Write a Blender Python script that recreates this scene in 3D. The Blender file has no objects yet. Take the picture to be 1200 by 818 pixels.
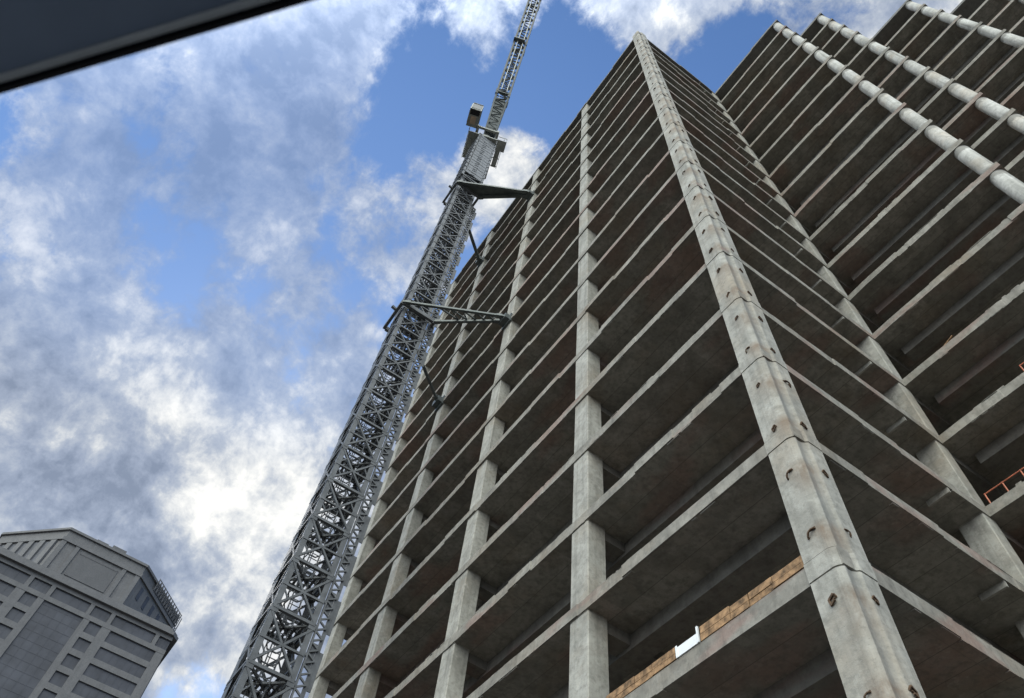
import bpy, bmesh, math, random
from mathutils import Vector, Matrix
random.seed(7)
R = math.radians
scene = bpy.context.scene
COL = scene.collection
H = 77.3            # height of the top slab level
FL = 3.6            # storey height


def Z(k):
    return H - FL * k


# ------------------------------------------------------------------ materials
def mat(name):
    m = bpy.data.materials.new(name)
    m.use_nodes = True
    nt = m.node_tree
    return m, nt, nt.nodes['Principled BSDF']


def N(nt, t, **kw):
    n = nt.nodes.new(t)
    for k, v in kw.items():
        if k in n.inputs:
            n.inputs[k].default_value = v
        else:
            setattr(n, k, v)
    return n


def M(nt, op, a, b=None, c=None, clamp=False):
    n = nt.nodes.new('ShaderNodeMath')
    n.operation = op
    n.use_clamp = clamp
    for i, v in enumerate((a, b, c)):
        if v is None:
            continue
        if isinstance(v, (int, float)):
            n.inputs[i].default_value = v
        else:
            nt.links.new(v, n.inputs[i])
    return n.outputs[0]


def ramp(nt, fac, stops):
    n = nt.nodes.new('ShaderNodeValToRGB')
    e = n.color_ramp.elements
    while len(e) < len(stops):
        e.new(0.5)
    for el, (p, c) in zip(e, stops):
        el.position = p
        el.color = (c[0], c[1], c[2], 1) if not isinstance(c, (int, float)) else (c, c, c, 1)
    nt.links.new(fac, n.inputs[0])
    return n.outputs[0]


def mixc(nt, fac, a, b, blend='MIX'):
    n = nt.nodes.new('ShaderNodeMix')
    n.data_type = 'RGBA'
    n.blend_type = blend
    for s, v in ((n.inputs[0], fac), (n.inputs[6], a), (n.inputs[7], b)):
        if isinstance(v, (int, float)):
            s.default_value = v
        elif isinstance(v, tuple):
            s.default_value = (*v, 1)
        else:
            nt.links.new(v, s)
    return n.outputs[2]


def noise(nt, vec, scale, detail=5, rough=.55, dist=0.0):
    n = N(nt, 'ShaderNodeTexNoise', Scale=scale, Detail=detail, Roughness=rough, Distortion=dist)
    nt.links.new(vec, n.inputs['Vector'])
    return n.outputs[0]


def mapped(nt, scale=(1, 1, 1), loc=(0, 0, 0), coord=None):
    # world position of the surface: the building stays put, so stains run on across its parts
    g = nt.nodes.new('ShaderNodeNewGeometry')
    mp = nt.nodes.new('ShaderNodeMapping')
    mp.inputs['Scale'].default_value = scale
    mp.inputs['Location'].default_value = loc
    nt.links.new(g.outputs['Position'], mp.inputs['Vector'])
    return mp.outputs[0]


def concrete(name, dark, light, streak=.5, red=.0, bump=.25, warm=.35, cracks=True):
    m, nt, p = mat(name)
    base = ramp(nt, noise(nt, mapped(nt), .9, 8, .62, .3), [(.3, dark), (.72, light)])
    # run-down streaks
    st = noise(nt, mapped(nt, (3.2, 3.2, .16)), 1.0, 5, .6)
    base = mixc(nt, M(nt, 'MULTIPLY', ramp(nt, st, [(.5, 0), (.74, 1)]), streak), base,
                tuple(c * .5 for c in dark))
    # blotches: pale laitance and brownish / pinkish staining
    b2 = noise(nt, mapped(nt, loc=(7, 3, 1)), .33, 4, .6)
    base = mixc(nt, M(nt, 'MULTIPLY', ramp(nt, b2, [(.5, 0), (.7, 1)]), warm), base,
                (dark[0] * 1.25, dark[1] * 1.0, dark[2] * .78))
    if red:
        b3 = noise(nt, mapped(nt, (.22, .4, .9), loc=(1, 9, 4)), 1.0, 3, .5)
        base = mixc(nt, M(nt, 'MULTIPLY', ramp(nt, b3, [(.54, 0), (.62, 1)]), red), base,
                    (dark[0] * 1.5, dark[1] * .92, dark[2] * .86))
    # fine mottling: cement skin, dust, small damp spots
    mo = noise(nt, mapped(nt, loc=(3, 5, 8)), 5.5, 9, .7)
    base = mixc(nt, M(nt, 'MULTIPLY', ramp(nt, mo, [(.47, 0), (.66, 1)]), .5), base, tuple(c * .62 for c in dark))
    mo2 = noise(nt, mapped(nt, loc=(9, 2, 6)), 3.1, 8, .7)
    base = mixc(nt, M(nt, 'MULTIPLY', ramp(nt, mo2, [(.55, 0), (.72, 1)]), .4), base, tuple(min(1, c * 1.25) for c in light))
    # pores
    por = N(nt, 'ShaderNodeTexVoronoi', Scale=9.0)
    nt.links.new(mapped(nt), por.inputs['Vector'])
    base = mixc(nt, M(nt, 'MULTIPLY', ramp(nt, por.outputs['Distance'], [(.05, 1), (.13, 0)]), .4), base,
                tuple(c * .45 for c in dark))
    nt.links.new(base, p.inputs['Base Color'])
    p.inputs['Roughness'].default_value = .9
    bp = N(nt, 'ShaderNodeBump', Strength=bump, Distance=.03)
    nt.links.new(noise(nt, mapped(nt), 7, 6, .65), bp.inputs['Height'])
    nt.links.new(bp.outputs[0], p.inputs['Normal'])
    return m


def soffit_mat(name, dark, light):
    """slab concrete cast on boards: soffit shows sheet joints, edges show pour stains"""
    m = concrete(name, dark, light, streak=.6, red=.5, warm=.55)
    nt = m.node_tree
    p = nt.nodes['Principled BSDF']
    src = p.inputs['Base Color'].links[0].from_socket
    g = nt.nodes.new('ShaderNodeNewGeometry')
    sp = nt.nodes.new('ShaderNodeSeparateXYZ')
    nt.links.new(g.outputs['Position'], sp.inputs[0])
    sn = nt.nodes.new('ShaderNodeSeparateXYZ')
    nt.links.new(g.outputs['True Normal'], sn.inputs[0])
    down = M(nt, 'LESS_THAN', sn.outputs[2], -.5)
    def joint(c, pitch, off, w):
        f = M(nt, 'FRACT', M(nt, 'DIVIDE', M(nt, 'ADD', c, off + 100 * pitch), pitch))
        return M(nt, 'LESS_THAN', f, w / pitch)
    j = M(nt, 'MAXIMUM', joint(sp.outputs[1], .84, .02, .024), M(nt, 'MULTIPLY', joint(sp.outputs[0], 2.44, .3, .018), .4))
    col = mixc(nt, M(nt, 'MULTIPLY', M(nt, 'MULTIPLY', j, down), .6), src, tuple(c * .45 for c in dark))
    # whole sheets differ in tone
    fl = nt.nodes.new('ShaderNodeCombineXYZ')
    nt.links.new(M(nt, 'FLOOR', M(nt, 'DIVIDE', sp.outputs[0], 2.44)), fl.inputs[0])
    nt.links.new(M(nt, 'FLOOR', M(nt, 'DIVIDE', sp.outputs[1], .84)), fl.inputs[1])
    nt.links.new(M(nt, 'FLOOR', M(nt, 'DIVIDE', sp.outputs[2], 1.8)), fl.inputs[2])
    wn = nt.nodes.new('ShaderNodeTexWhiteNoise')
    nt.links.new(fl.outputs[0], wn.inputs['Vector'])
    col = mixc(nt, M(nt, 'MULTIPLY', M(nt, 'MULTIPLY', ramp(nt, wn.outputs[0], [(.35, 0), (1, 1)]), down), .3), col,
               tuple(c * .62 for c in dark))
    nt.links.new(col, p.inputs['Base Color'])
    return m


def plain(name, c, rough=.6, metal=0., var=.25, scale=3., spec=.4):
    m, nt, p = mat(name)
    col = ramp(nt, noise(nt, mapped(nt), scale, 6, .6),
               [(.3, tuple(x * (1 - var) for x in c)), (.7, tuple(min(1, x * (1 + var)) for x in c))])
    nt.links.new(col, p.inputs['Base Color'])
    p.inputs['Roughness'].default_value = rough
    p.inputs['Metallic'].default_value = metal
    p.inputs['Specular IOR Level'].default_value = spec
    return m


MAT = {}
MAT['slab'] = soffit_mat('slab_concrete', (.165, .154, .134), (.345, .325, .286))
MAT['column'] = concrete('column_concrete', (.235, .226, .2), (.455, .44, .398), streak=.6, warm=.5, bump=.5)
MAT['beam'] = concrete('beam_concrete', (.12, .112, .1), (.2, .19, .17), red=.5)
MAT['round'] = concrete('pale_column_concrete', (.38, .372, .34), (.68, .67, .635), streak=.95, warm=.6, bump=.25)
MAT['roofedge'] = concrete('roof_edge_concrete', (.13, .128, .12), (.19, .185, .175))
MAT['mast'] = plain('mast_steel', (.115, .12, .127), .5, .3, .3, 2)
MAT['tie'] = plain('tie_steel', (.085, .097, .097), .5, .2, .3, 2)
MAT['deck'] = plain('deck_steel', (.27, .275, .25), .5, .2, .3, 1.5)
MAT['boom'] = plain('boom_steel', (.11, .115, .11), .5, .3, .3, 2)
MAT['cable'] = plain('pale_cable', (.45, .46, .44), .4, .3, .15, 2)
MAT['tan'] = plain('tan_panel', (.45, .34, .25), .6, 0, .15, 2)
MAT['rust'] = plain('rusty_iron', (.10, .062, .038), .8, .3, .5, 14)
MAT['stain'] = plain('rust_stain', (.3, .23, .16), .9, 0, .3, 9)
MAT['timber'] = plain('orange_timber', (.26, .155, .08), .85, 0, .75, 5.5)
MAT['white'] = plain('white_board', (.78, .79, .80), .5, 0, .06, 5)
MAT['orange'] = plain('orange_paint', (.42, .13, .07), .5, 0, .3, 6)
MAT['stone'] = concrete('grey_stone', (.125, .124, .129), (.16, .158, .163), streak=.3, warm=.0, bump=.05)
MAT['stone2'] = concrete('dark_grey_stone', (.10, .1, .106), (.125, .124, .13), streak=.1, warm=.0, bump=.05)
MAT['glass'] = plain('tinted_glass', (.058, .061, .074), .45, 0, .3, .35, .25)
MAT['headliner'] = plain('dark_navy_trim', (.33, .41, .54), .8, 0, .12, 5, .2)
MAT['rubber'] = plain('black_rubber', (.008, .009, .012), .9, 0, .1, 5, .02)
MAT['strip'] = plain('grey_trim', (.72, .76, .78), .6, 0, .1, 20, .3)
MAT['carpaint'] = plain('dark_car_paint', (.02, .03, .05), .25, .2, .05, 2, .5)
MAT['carglass'] = plain('dark_car_glass', (.02, .022, .025), .35, 0, .05, 2, .15)
MAT['asphalt'] = plain('asphalt', (.05, .05, .052), .9, 0, .3, 1.1)
MAT['pave'] = concrete('pavement_concrete', (.075, .072, .066), (.10, .096, .088), streak=0)
MAT['dirt'] = plain('site_ground', (.045, .043, .038), .95, 0, .3, .15)
MAT['paint'] = plain('road_paint', (.75, .75, .72), .7, 0, .1, 3)


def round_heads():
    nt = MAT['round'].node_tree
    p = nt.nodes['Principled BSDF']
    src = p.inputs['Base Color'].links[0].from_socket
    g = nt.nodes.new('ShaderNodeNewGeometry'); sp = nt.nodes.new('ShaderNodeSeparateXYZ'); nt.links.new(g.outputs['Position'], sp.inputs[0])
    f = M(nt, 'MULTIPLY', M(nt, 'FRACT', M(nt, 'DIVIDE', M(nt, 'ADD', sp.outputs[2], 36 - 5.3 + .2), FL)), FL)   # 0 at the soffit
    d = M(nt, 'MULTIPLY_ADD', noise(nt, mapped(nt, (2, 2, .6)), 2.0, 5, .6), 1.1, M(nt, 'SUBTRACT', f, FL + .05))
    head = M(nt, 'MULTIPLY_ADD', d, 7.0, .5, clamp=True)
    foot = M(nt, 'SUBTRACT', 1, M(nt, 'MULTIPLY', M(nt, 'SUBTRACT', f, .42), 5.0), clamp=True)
    nt.links.new(mixc(nt, M(nt, 'MULTIPLY', M(nt, 'MAXIMUM', head, foot), .8), src, (.21, .2, .18)), p.inputs['Base Color'])  # bare grey concrete and shade close to each slab, both put into the colour
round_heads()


# ------------------------------------------------------------------ mesh helpers
class MB:
    def __init__(self):
        self.v, self.f, self.mi = [], [], []
        self.mats = []
        self.cur = 0

    def use(self, m):
        if m not in self.mats:
            self.mats.append(m)
        self.cur = self.mats.index(m)
        return self

    def add(self, vs, fs):
        o = len(self.v)
        self.v += [tuple(v) for v in vs]
        for f in fs:
            self.f.append([i + o for i in f])
            self.mi.append(self.cur)

    def box(self, x0, y0, z0, x1, y1, z1):
        if x1 < x0: x0, x1 = x1, x0
        if y1 < y0: y0, y1 = y1, y0
        if z1 < z0: z0, z1 = z1, z0
        vs = [(x0, y0, z0), (x1, y0, z0), (x1, y1, z0), (x0, y1, z0), (x0, y0, z1), (x1, y0, z1), (x1, y1, z1), (x0, y1, z1)]
        self.add(vs, [(3, 2, 1, 0), (4, 5, 6, 7), (0, 1, 5, 4), (1, 2, 6, 5), (2, 3, 7, 6), (3, 0, 4, 7)])

    def obox(self, o, ax, ay, az):
        """box from corner o along three vectors"""
        o, ax, ay, az = map(Vector, (o, ax, ay, az))
        vs = [o, o + ax, o + ax + ay, o + ay]
        vs += [v + az for v in vs]
        self.add(vs, [(3, 2, 1, 0), (4, 5, 6, 7), (0, 1, 5, 4), (1, 2, 6, 5), (2, 3, 7, 6), (3, 0, 4, 7)])

    def bar(self, a, b, w, h=None, up=(0, 0, 1)):
        a, b = Vector(a), Vector(b)
        h = h or w
        d = (b - a)
        if d.length < 1e-6: return
        dn = d.normalized()
        u = Vector(up)
        if abs(dn.dot(u)) > .99: u = Vector((0, 1, 0))
        s = dn.cross(u).normalized()
        t = s.cross(dn)
        self.obox(a - s * w / 2 - t * h / 2, d, s * w, t * h)

    def tube(self, a, b, r, n=8, r2=None):
        a, b = Vector(a), Vector(b)
        r2 = r if r2 is None else r2
        dn = (b - a).normalized()
        u = Vector((0, 0, 1)) if abs(dn.z) < .95 else Vector((1, 0, 0))
        s = dn.cross(u).normalized()
        t = dn.cross(s)
        vs = []
        for q, rr in ((a, r), (b, r2)):
            for i in range(n):
                an = 2 * math.pi * i / n
                vs.append(q + s * rr * math.cos(an) + t * rr * math.sin(an))
        fs = [(i, (i + 1) % n, n + (i + 1) % n, n + i) for i in range(n)]
        fs += [tuple(range(n))[::-1], tuple(range(n, 2 * n))]
        self.add(vs, fs)

    def prism(self, pts, z0, z1):
        n = len(pts)
        vs = [(x, y, z0) for x, y in pts] + [(x, y, z1) for x, y in pts]
        fs = [(i, (i + 1) % n, n + (i + 1) % n, n + i) for i in range(n)]
        fs += [tuple(range(n))[::-1], tuple(range(n, 2 * n))]
        self.add(vs, fs)

    def rings(self, rings):
        n = len(rings[0])
        vs = [p for r in rings for p in r]
        fs = []
        for k in range(len(rings) - 1):
            for i in range(n):
                j = (i + 1) % n
                fs.append((k * n + i, k * n + j, (k + 1) * n + j, (k + 1) * n + i))
        fs += [tuple(range(n))[::-1], tuple(range((len(rings) - 1) * n, len(rings) * n))]
        self.add(vs, fs)

    def build(self, name, m=None, parent=None, bevel=0., smooth=False):
        me = bpy.data.meshes.new(name)
        me.from_pydata(self.v, [], self.f)
        ms = self.mats or [m]
        for x in ms: me.materials.append(x)
        if self.mats:
            me.polygons.foreach_set('material_index', self.mi)
        bm = bmesh.new(); bm.from_mesh(me)
        bmesh.ops.recalc_face_normals(bm, faces=bm.faces)
        bm.to_mesh(me); bm.free()
        if smooth:
            me.shade_smooth()
            try: me.set_sharp_from_angle(angle=R(38))
            except Exception: pass
        o = bpy.data.objects.new(name, me)
        COL.objects.link(o)
        if parent: o.parent = parent
        if bevel:
            md = o.modifiers.new('bevel', 'BEVEL'); md.width = bevel; md.segments = 2; md.limit_method = 'ANGLE'
        return o


def thing(name, label, cat, loc=(0, 0, 0), rz=0, group=None):
    o = bpy.data.objects.new(name, None)
    COL.objects.link(o)
    o.location = loc
    o.rotation_euler = (0, 0, rz)
    o['label'] = label; o['category'] = cat
    if group: o['group'] = group
    o.empty_display_size = .5
    return o


def tag(o, label, cat, group=None):
    o['label'] = label; o['category'] = cat
    if group: o['group'] = group
    return o


def structure(o):
    o['kind'] = 'structure'
    return o


def copy_of(o, parent=None, loc=None):
    c = o.copy()
    COL.objects.link(c)
    if parent: c.parent = parent
    if loc is not None: c.location = loc
    return c


# ------------------------------------------------------------------ ground
b = MB(); b.box(-900, -900, -1.0, 900, 900, -.12)
structure(b.build('ground', MAT['dirt']))
b = MB(); b.box(-400, -18.5, -.5, 400, -7.6, 0)
structure(b.build('road', MAT['asphalt']))
b = MB()
for i in range(-40, 41): b.box(i * 9 - 1.5, -13.11, .0005, i * 9 + 1.5, -12.99, .004)
structure(b.build('road_marking', MAT['paint']))
b = MB(); b.box(-400, -7.4, -.5, 400, 40, .13)
structure(b.build('pavement', MAT['pave']))
b = MB(); b.box(-400, -22.5, -.5, 400, -18.7, .13)
structure(b.build('pavement', MAT['pave']))
b = MB()
for y in (-7.6, -18.7): b.box(-400, y, -.5, 400, y + .2, .14)
structure(b.build('kerb', MAT['column']))

# ------------------------------------------------------------------ the concrete frame building
bld = thing('concrete_tower_block', 'tall bare concrete building frame with open floors, square corner column and pale round columns', 'building', (0, 0, 0))
NF = 20

OUT = [(0, 0), (0, 9.45), (8.12, 9.45), (8.12, 12.2), (10.8, 12.2), (10.8, 17.57), (16.05, 17.57), (16.05, 21.5),
       (20.5, 21.5), (20.5, 30), (-33.1, 30), (-33.1, 0)]


def ragged(a, bq, off):
    """points from a to bq with small jogs outward (uneven formwork along the slab edge)"""
    a, bq = Vector(a), Vector(bq)
    d = bq - a; L = d.length; d.normalize()
    n = Vector((d.y, -d.x))
    pts = []
    s = .95
    while s < L - 1.2:
        e = min(L - 1.0, s + random.uniform(1.2, 3.6))
        q = off * random.choice((0, 0, .3, .6, 1.0))
        pts += [a + d * s + n * q, a + d * (e - .02) + n * q]
        s = e
    return [tuple(p) for p in pts]


def slab(k):
    zc = Z(k)
    t0, t1 = zc - .2, zc + .2
    if k == 18: t0, t1 = zc - .58, zc - .12
    bb = MB()
    loop = []
    n = len(OUT)
    for i in range(n):
        a, c = OUT[i], OUT[(i + 1) % n]
        loop.append(a)
        if i in (0, 1, 11): loop += ragged(a, c, .05)
    bb.prism(loop, t0, t1)
    # concrete lips left standing on the edges
    def lips(a, c, nin, num):
        a, c = Vector(a), Vector(c); d = (c - a); L = d.length; d.normalize()
        nin = Vector(nin)
        for _ in range(num):
            s = random.uniform(1.1, L - 1.6); l = random.uniform(.12, 1.3)
            h = random.choice((random.uniform(.015, .06), random.uniform(.03, .12)))
            p = a + d * s + nin * .012
            bb.obox((p.x, p.y, t1 - .004), tuple(d * l) + (0,), tuple(nin * random.uniform(.06, .14)) + (0,), (0, 0, h))
        for _ in range(num // 2):
            s = random.uniform(1.1, L - 1.6); l = random.uniform(.1, .6)
            p = a + d * s - nin * .006
            bb.obox((p.x, p.y, t0 + .05 - random.uniform(.06, .09)), tuple(d * l) + (0,), tuple(nin * .12) + (0,), (0, 0, .055))
    lips((-33, 0), (0, 0), (0, 1), 40)
    lips((0, 0), (0, 9.45), (-1, 0), 13)
    lips((0, 9.45), (8.12, 9.45), (0, 1), 14)
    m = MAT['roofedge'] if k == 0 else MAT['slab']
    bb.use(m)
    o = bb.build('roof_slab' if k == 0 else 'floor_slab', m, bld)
    return t0


LONG = [(-32.9, 1.65, -1.0, 2.35), (.35, 10.65, 7.9, 11.25), (8.2, 13.4, 10.6, 14.0), (10.9, 18.8, 15.8, 19.4)]
for k in range(NF + 1):
    t0 = slab(k)
    # beams run under the slab, a little in from the edge
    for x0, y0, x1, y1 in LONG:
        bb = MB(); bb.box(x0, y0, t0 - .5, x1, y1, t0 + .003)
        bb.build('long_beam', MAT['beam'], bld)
    bb = MB(); bb.box(-2.3, 2.38, t0 - .46, -1.7, 28, t0 + .003)
    bb.build('cross_beam', MAT['beam'], bld)
    bb = MB(); bb.box(-.8, 7.52, t0 - .2, -.03, 7.6, t0 + .003)
    bb.build('beam_stub', MAT['column'], bld)
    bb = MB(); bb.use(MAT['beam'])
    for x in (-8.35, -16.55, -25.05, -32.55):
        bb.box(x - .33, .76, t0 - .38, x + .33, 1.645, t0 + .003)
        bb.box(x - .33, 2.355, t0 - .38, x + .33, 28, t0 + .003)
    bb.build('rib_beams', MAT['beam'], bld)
    bb = MB(); bb.box(-.8, 9.78, t0 - .4, -.1, 20, t0 + .003)
    bb.build('inner_beam', MAT['beam'], bld)

# rectangular facade columns, one storey lift after another, fine joints at each floor
def rect_column(x0, y0, x1, y1, top, name='column'):
    bb = MB()
    rings = []
    c = .03
    def ring(z, e):
        a0, b0, a1, b1 = x0 - e, y0 - e, x1 + e, y1 + e
        return [(a0 + c, b0, z), (a1 - c, b0, z), (a1, b0 + c, z), (a1, b1 - c, z), (a1 - c, b1, z), (a0 + c, b1, z), (a0, b1 - c, z), (a0, b0 + c, z)]
    zs = [(.1, 0)]
    for k in range(NF, -1, -1):
        z = Z(k) - .2
        e = random.uniform(-.012, .006)
        zs += [(z - .05, e), (z - .045, -.02), (z - .02, -.02), (z - .015, e * .5), (Z(k) + .2, e * .5)]
    zs.append((top, 0))
    rings = [ring(z, e) for z, e in zs]
    bb.rings(rings)
    return bb.build(name, MAT['column'], bld)

rect_column(-8.8, .035, -7.93, .76, H + .25)
rect_column(-16.98, .035, -16.06, .74, H + .25)
rect_column(-25.5, .035, -24.6, .74, H + .25)
rect_column(-33.0, .035, -32.2, .74, H + .25)
rect_column(-.9, 9.1, -.03, 9.76, H + .2)
for x, y in ((-8.8, 9.1), (-16.98, 9.1), (-25.5, 9.1), (-33.0, 9.1), (-33.0, 18.5), (-33.0, 29.2), (-25.5, 29.2), (-16.98, 29.2), (-8.8, 29.2), (-.85, 19), (-.85, 29.2), (10.0, 24)):
    rect_column(x, y, x + .85, y + .7, H - .1)

# the big corner column with its coved arris
def corner_ring(z, e):
    p = [(-.79, -.06), (-.22, -.06), (-.16, -.05), (-.10, -.025), (-.05, .005), (-.02, .04), (-.03, .09), (-.045, .16), (-.04, .24), (.0, .33),
         (.045, .37), (.06, .40), (.06, .84), (.0, .88), (-.79, .88)]
    cx, cy = -.36, .4
    out = []
    for x, y in p:
        d = Vector((x - cx, y - cy)); L = d.length
        d = d * ((L + e) / L)
        out.append((cx + d.x, cy + d.y, z))
    return out
zs = [(.1, 0)]
for k in range(NF, -1, -1):
    zt, zb = Z(k) + .2, Z(k) - .2
    if k == 18: zt, zb = Z(k) - .12, Z(k) - .58
    zs += [(zb - .03, 0), (zb - .026, -.02), (zb - .008, -.02), (zb - .004, .016), (zt - .004, .016), (zt, -.014), (zt + .016, -.014), (zt + .02, 0)]
zs.append((H + 1.3, 0))
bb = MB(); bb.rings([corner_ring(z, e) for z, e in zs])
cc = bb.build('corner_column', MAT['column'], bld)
cc['label'] = 'heavy corner column with a coved edge and pairs of rusty iron brackets'

def bracket_mesh(side, kind):
    """bent iron strap standing on one face of the column: two feet, a bar and a hook; origin on the face"""
    bb = MB()
    if side == 0:   # on the face looking along -y
        P = lambda u, o, z: (u, -.002 - o, z)
    else:           # on the face looking along +x
        P = lambda u, o, z: (.002 + o, -u, z)
    if kind == 0:
        pts = [P(-.10, 0, -.11), P(-.09, .05, -.08), P(-.04, .07, .0), P(.04, .06, .05), P(.1, .04, .055), P(.11, 0, .06)]
        for a, c in zip(pts, pts[1:]): bb.bar(a, c, .04, .03)
        bb.bar(P(-.11, .01, -.13), P(-.10, .01, .03), .025, .05)
        bb.bar(P(-.02, .01, .075), P(.12, .01, .09), .025, .04)
    elif kind == 1:
        bb.bar(P(-.11, .02, -.10), P(-.11, .02, .06), .05, .04); bb.bar(P(-.11, .02, .05), P(.05, .05, .08), .045, .05)
        bb.bar(P(-.10, .03, -.09), P(.02, .05, -.06), .04, .04); bb.bar(P(.05, .05, .08), P(.06, .0, .0), .04)
        bb.bar(P(-.03, .0, -.02), P(.03, .0, .0), .09, .03)
    else:
        bb.bar(P(-.08, .015, -.06), P(.07, .03, .07), .05, .035); bb.bar(P(.07, .03, .07), P(.1, 0, .02), .04)
        bb.bar(P(-.08, .01, -.09), P(-.05, .01, .03), .05, .03)
    return bb
br = {(sd_, kd): bracket_mesh(sd_, kd).build('iron_bracket', MAT['rust'], cc) for sd_ in (0, 1) for kd in (0, 1, 2)}
used_br = set()
for k in range(1, 20):
    for dz in (.45, -1.28):
        for s in (0, 1):
            kd = random.choice((0, 1, 1, 2)) if k < 16 else random.choice((0, 1))
            if (s, kd) in used_br: o = copy_of(br[(s, kd)], cc)
            else: o = br[(s, kd)]; used_br.add((s, kd))
            u = random.uniform(-.05, .05)
            o.location = (-.37 + u, -.06, Z(k) + dz + random.uniform(-.06, .06)) if s == 0 else (.055, .47 + u, Z(k) + dz + random.uniform(-.06, .06))
            o.rotation_euler = (0, random.uniform(-.3, .3), 0) if s == 0 else (random.uniform(-.3, .3), 0, 0)
            sc_ = random.uniform(.62, .95); o.scale = (sc_, sc_, sc_)
# rust staining under the brackets lives in the column's own material
nt = MAT['column'].node_tree
p = nt.nodes['Principled BSDF']
src = p.inputs['Base Color'].links[0].from_socket
g = nt.nodes.new('ShaderNodeNewGeometry'); sp = nt.nodes.new('ShaderNodeSeparateXYZ'); nt.links.new(g.outputs['Position'], sp.inputs[0])
near = M(nt, 'MULTIPLY', M(nt, 'GREATER_THAN', sp.outputs[0], -.82), M(nt, 'LESS_THAN', sp.outputs[1], .9))
dist = M(nt, 'ADD', M(nt, 'ABSOLUTE', M(nt, 'ADD', sp.outputs[0], .12)), M(nt, 'ABSOLUTE', M(nt, 'SUBTRACT', sp.outputs[1], .12)))
fade = N(nt, 'ShaderNodeMapRange'); fade.inputs[1].default_value = .62; fade.inputs[2].default_value = .2
nt.links.new(dist, fade.inputs[0])
def bandz(off, up, dn):
    f = M(nt, 'MULTIPLY', M(nt, 'FRACT', M(nt, 'DIVIDE', M(nt, 'ADD', sp.outputs[2], 36 - 5.3 - off + 1.8), FL)), FL)
    d = M(nt, 'SUBTRACT', f, 1.8)
    return M(nt, 'MULTIPLY', M(nt, 'SUBTRACT', 1, M(nt, 'DIVIDE', d, up), clamp=True), M(nt, 'ADD', 1, M(nt, 'DIVIDE', d, dn), clamp=True))
bz = M(nt, 'MAXIMUM', bandz(.45, .3, .85), bandz(-1.28, .3, 1.0))
rn = noise(nt, mapped(nt, (1, 1, .5)), 2.2, 5, .7)
fac = M(nt, 'MULTIPLY', M(nt, 'MULTIPLY', M(nt, 'MULTIPLY', near, fade.outputs[0]), bz), ramp(nt, rn, [(.3, 0), (.55, 1)]))
groove_shade = M(nt, 'MULTIPLY', M(nt, 'SUBTRACT', 1, M(nt, 'MULTIPLY', M(nt, 'ABSOLUTE', M(nt, 'SUBTRACT', sp.outputs[1], .17)), 5.2), clamp=True), M(nt, 'GREATER_THAN', sp.outputs[0], -.08))  # shade of the groove beside the arris, put into the colour as a dark stripe
src = mixc(nt, M(nt, 'MULTIPLY', groove_shade, ramp(nt, noise(nt, mapped(nt, (1.5, 1.5, .3)), 1.6, 5, .65), [(.25, .25), (.7, .85)])), src, (.16, .158, .15))
nt.links.new(mixc(nt, M(nt, 'MULTIPLY', fac, .8), src, (.17, .115, .075)), p.inputs['Base Color'])

# pale round columns on the stepped corners
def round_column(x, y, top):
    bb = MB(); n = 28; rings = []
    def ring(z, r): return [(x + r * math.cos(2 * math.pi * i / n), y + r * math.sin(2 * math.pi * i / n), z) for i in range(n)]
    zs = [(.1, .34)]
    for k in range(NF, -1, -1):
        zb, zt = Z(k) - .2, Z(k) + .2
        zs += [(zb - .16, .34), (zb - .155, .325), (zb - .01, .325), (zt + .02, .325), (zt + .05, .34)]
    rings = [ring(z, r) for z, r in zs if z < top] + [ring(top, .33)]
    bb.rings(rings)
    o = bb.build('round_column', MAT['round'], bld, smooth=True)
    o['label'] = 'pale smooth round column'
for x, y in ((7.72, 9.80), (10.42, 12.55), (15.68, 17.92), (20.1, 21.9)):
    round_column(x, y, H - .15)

# lift and stair core that closes the inside of the building
bb = MB()
bb.box(-30, 15.0, .1, -6, 15.3, H - .25); bb.box(-30, 24, .1, -6, 24.3, H - .25)
bb.box(-30, 15.302, .1, -29.7, 23.998, H - .25); bb.box(-6.3, 15.302, .1, -6, 23.998, H - .25)
bb.build('core_wall', MAT['beam'], bld)
# starter bars on the roof by the columns
bb = MB()
for x, y in ((-8.4, .4), (-16.5, .4), (-25, .4), (-.4, .4), (-.4, 9.3), (7.7, 9.8), (10.4, 12.5), (15.7, 17.9)):
    for i in range(5):
        bb.tube((x + random.uniform(-.28, .28), y + random.uniform(-.22, .22), H), (x + random.uniform(-.3, .3), y + random.uniform(-.25, .25), H + random.uniform(.4, .85)), .018, 5)
bb.build('starter_bars', MAT['rust'], bld)

# ------------------------------------------------------------------ loose things on the floors
z18 = Z(18) - .12
def board(name, label, cat, x0, x1, z0, h, m, y=-.01, th=.05, grp=None):
    bb = MB(); q = x0
    while q < x1 - .05:
        e = min(x1, q + random.uniform(.5, 1.1)); o_ = random.uniform(-.012, .012); hh = h * random.uniform(.86, 1.04)
        bb.box(q, y + o_, z0 + random.uniform(0, .02), e - .012, y + o_ + th, z0 + hh * .47)
        bb.box(q + .02, y + o_ * .4 - .008, z0 + hh * .49, e - .004, y + o_ * .4 + th - .008, z0 + hh)
        q = e
    for i in range(int((x1 - x0) / 1.2) + 1):
        xx = min(x1 - .06, x0 + i * 1.2)
        bb.box(xx, y + th + .002, z0, xx + .05, y + th + .06, z0 + h * .9)
    o = bb.build(name, m)
    return tag(o, label, cat, grp)
board('timber_board', 'long orange timber edge board on the slab beside the corner column', 'timber board', -3.85, -.8, z18 + .004, .36, MAT['timber'])
board('timber_board', 'orange timber edge board on the slab left of the small white panel', 'timber board', -7.88, -4.66, z18 + .004, .34, MAT['timber'])
bb = MB()
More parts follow.
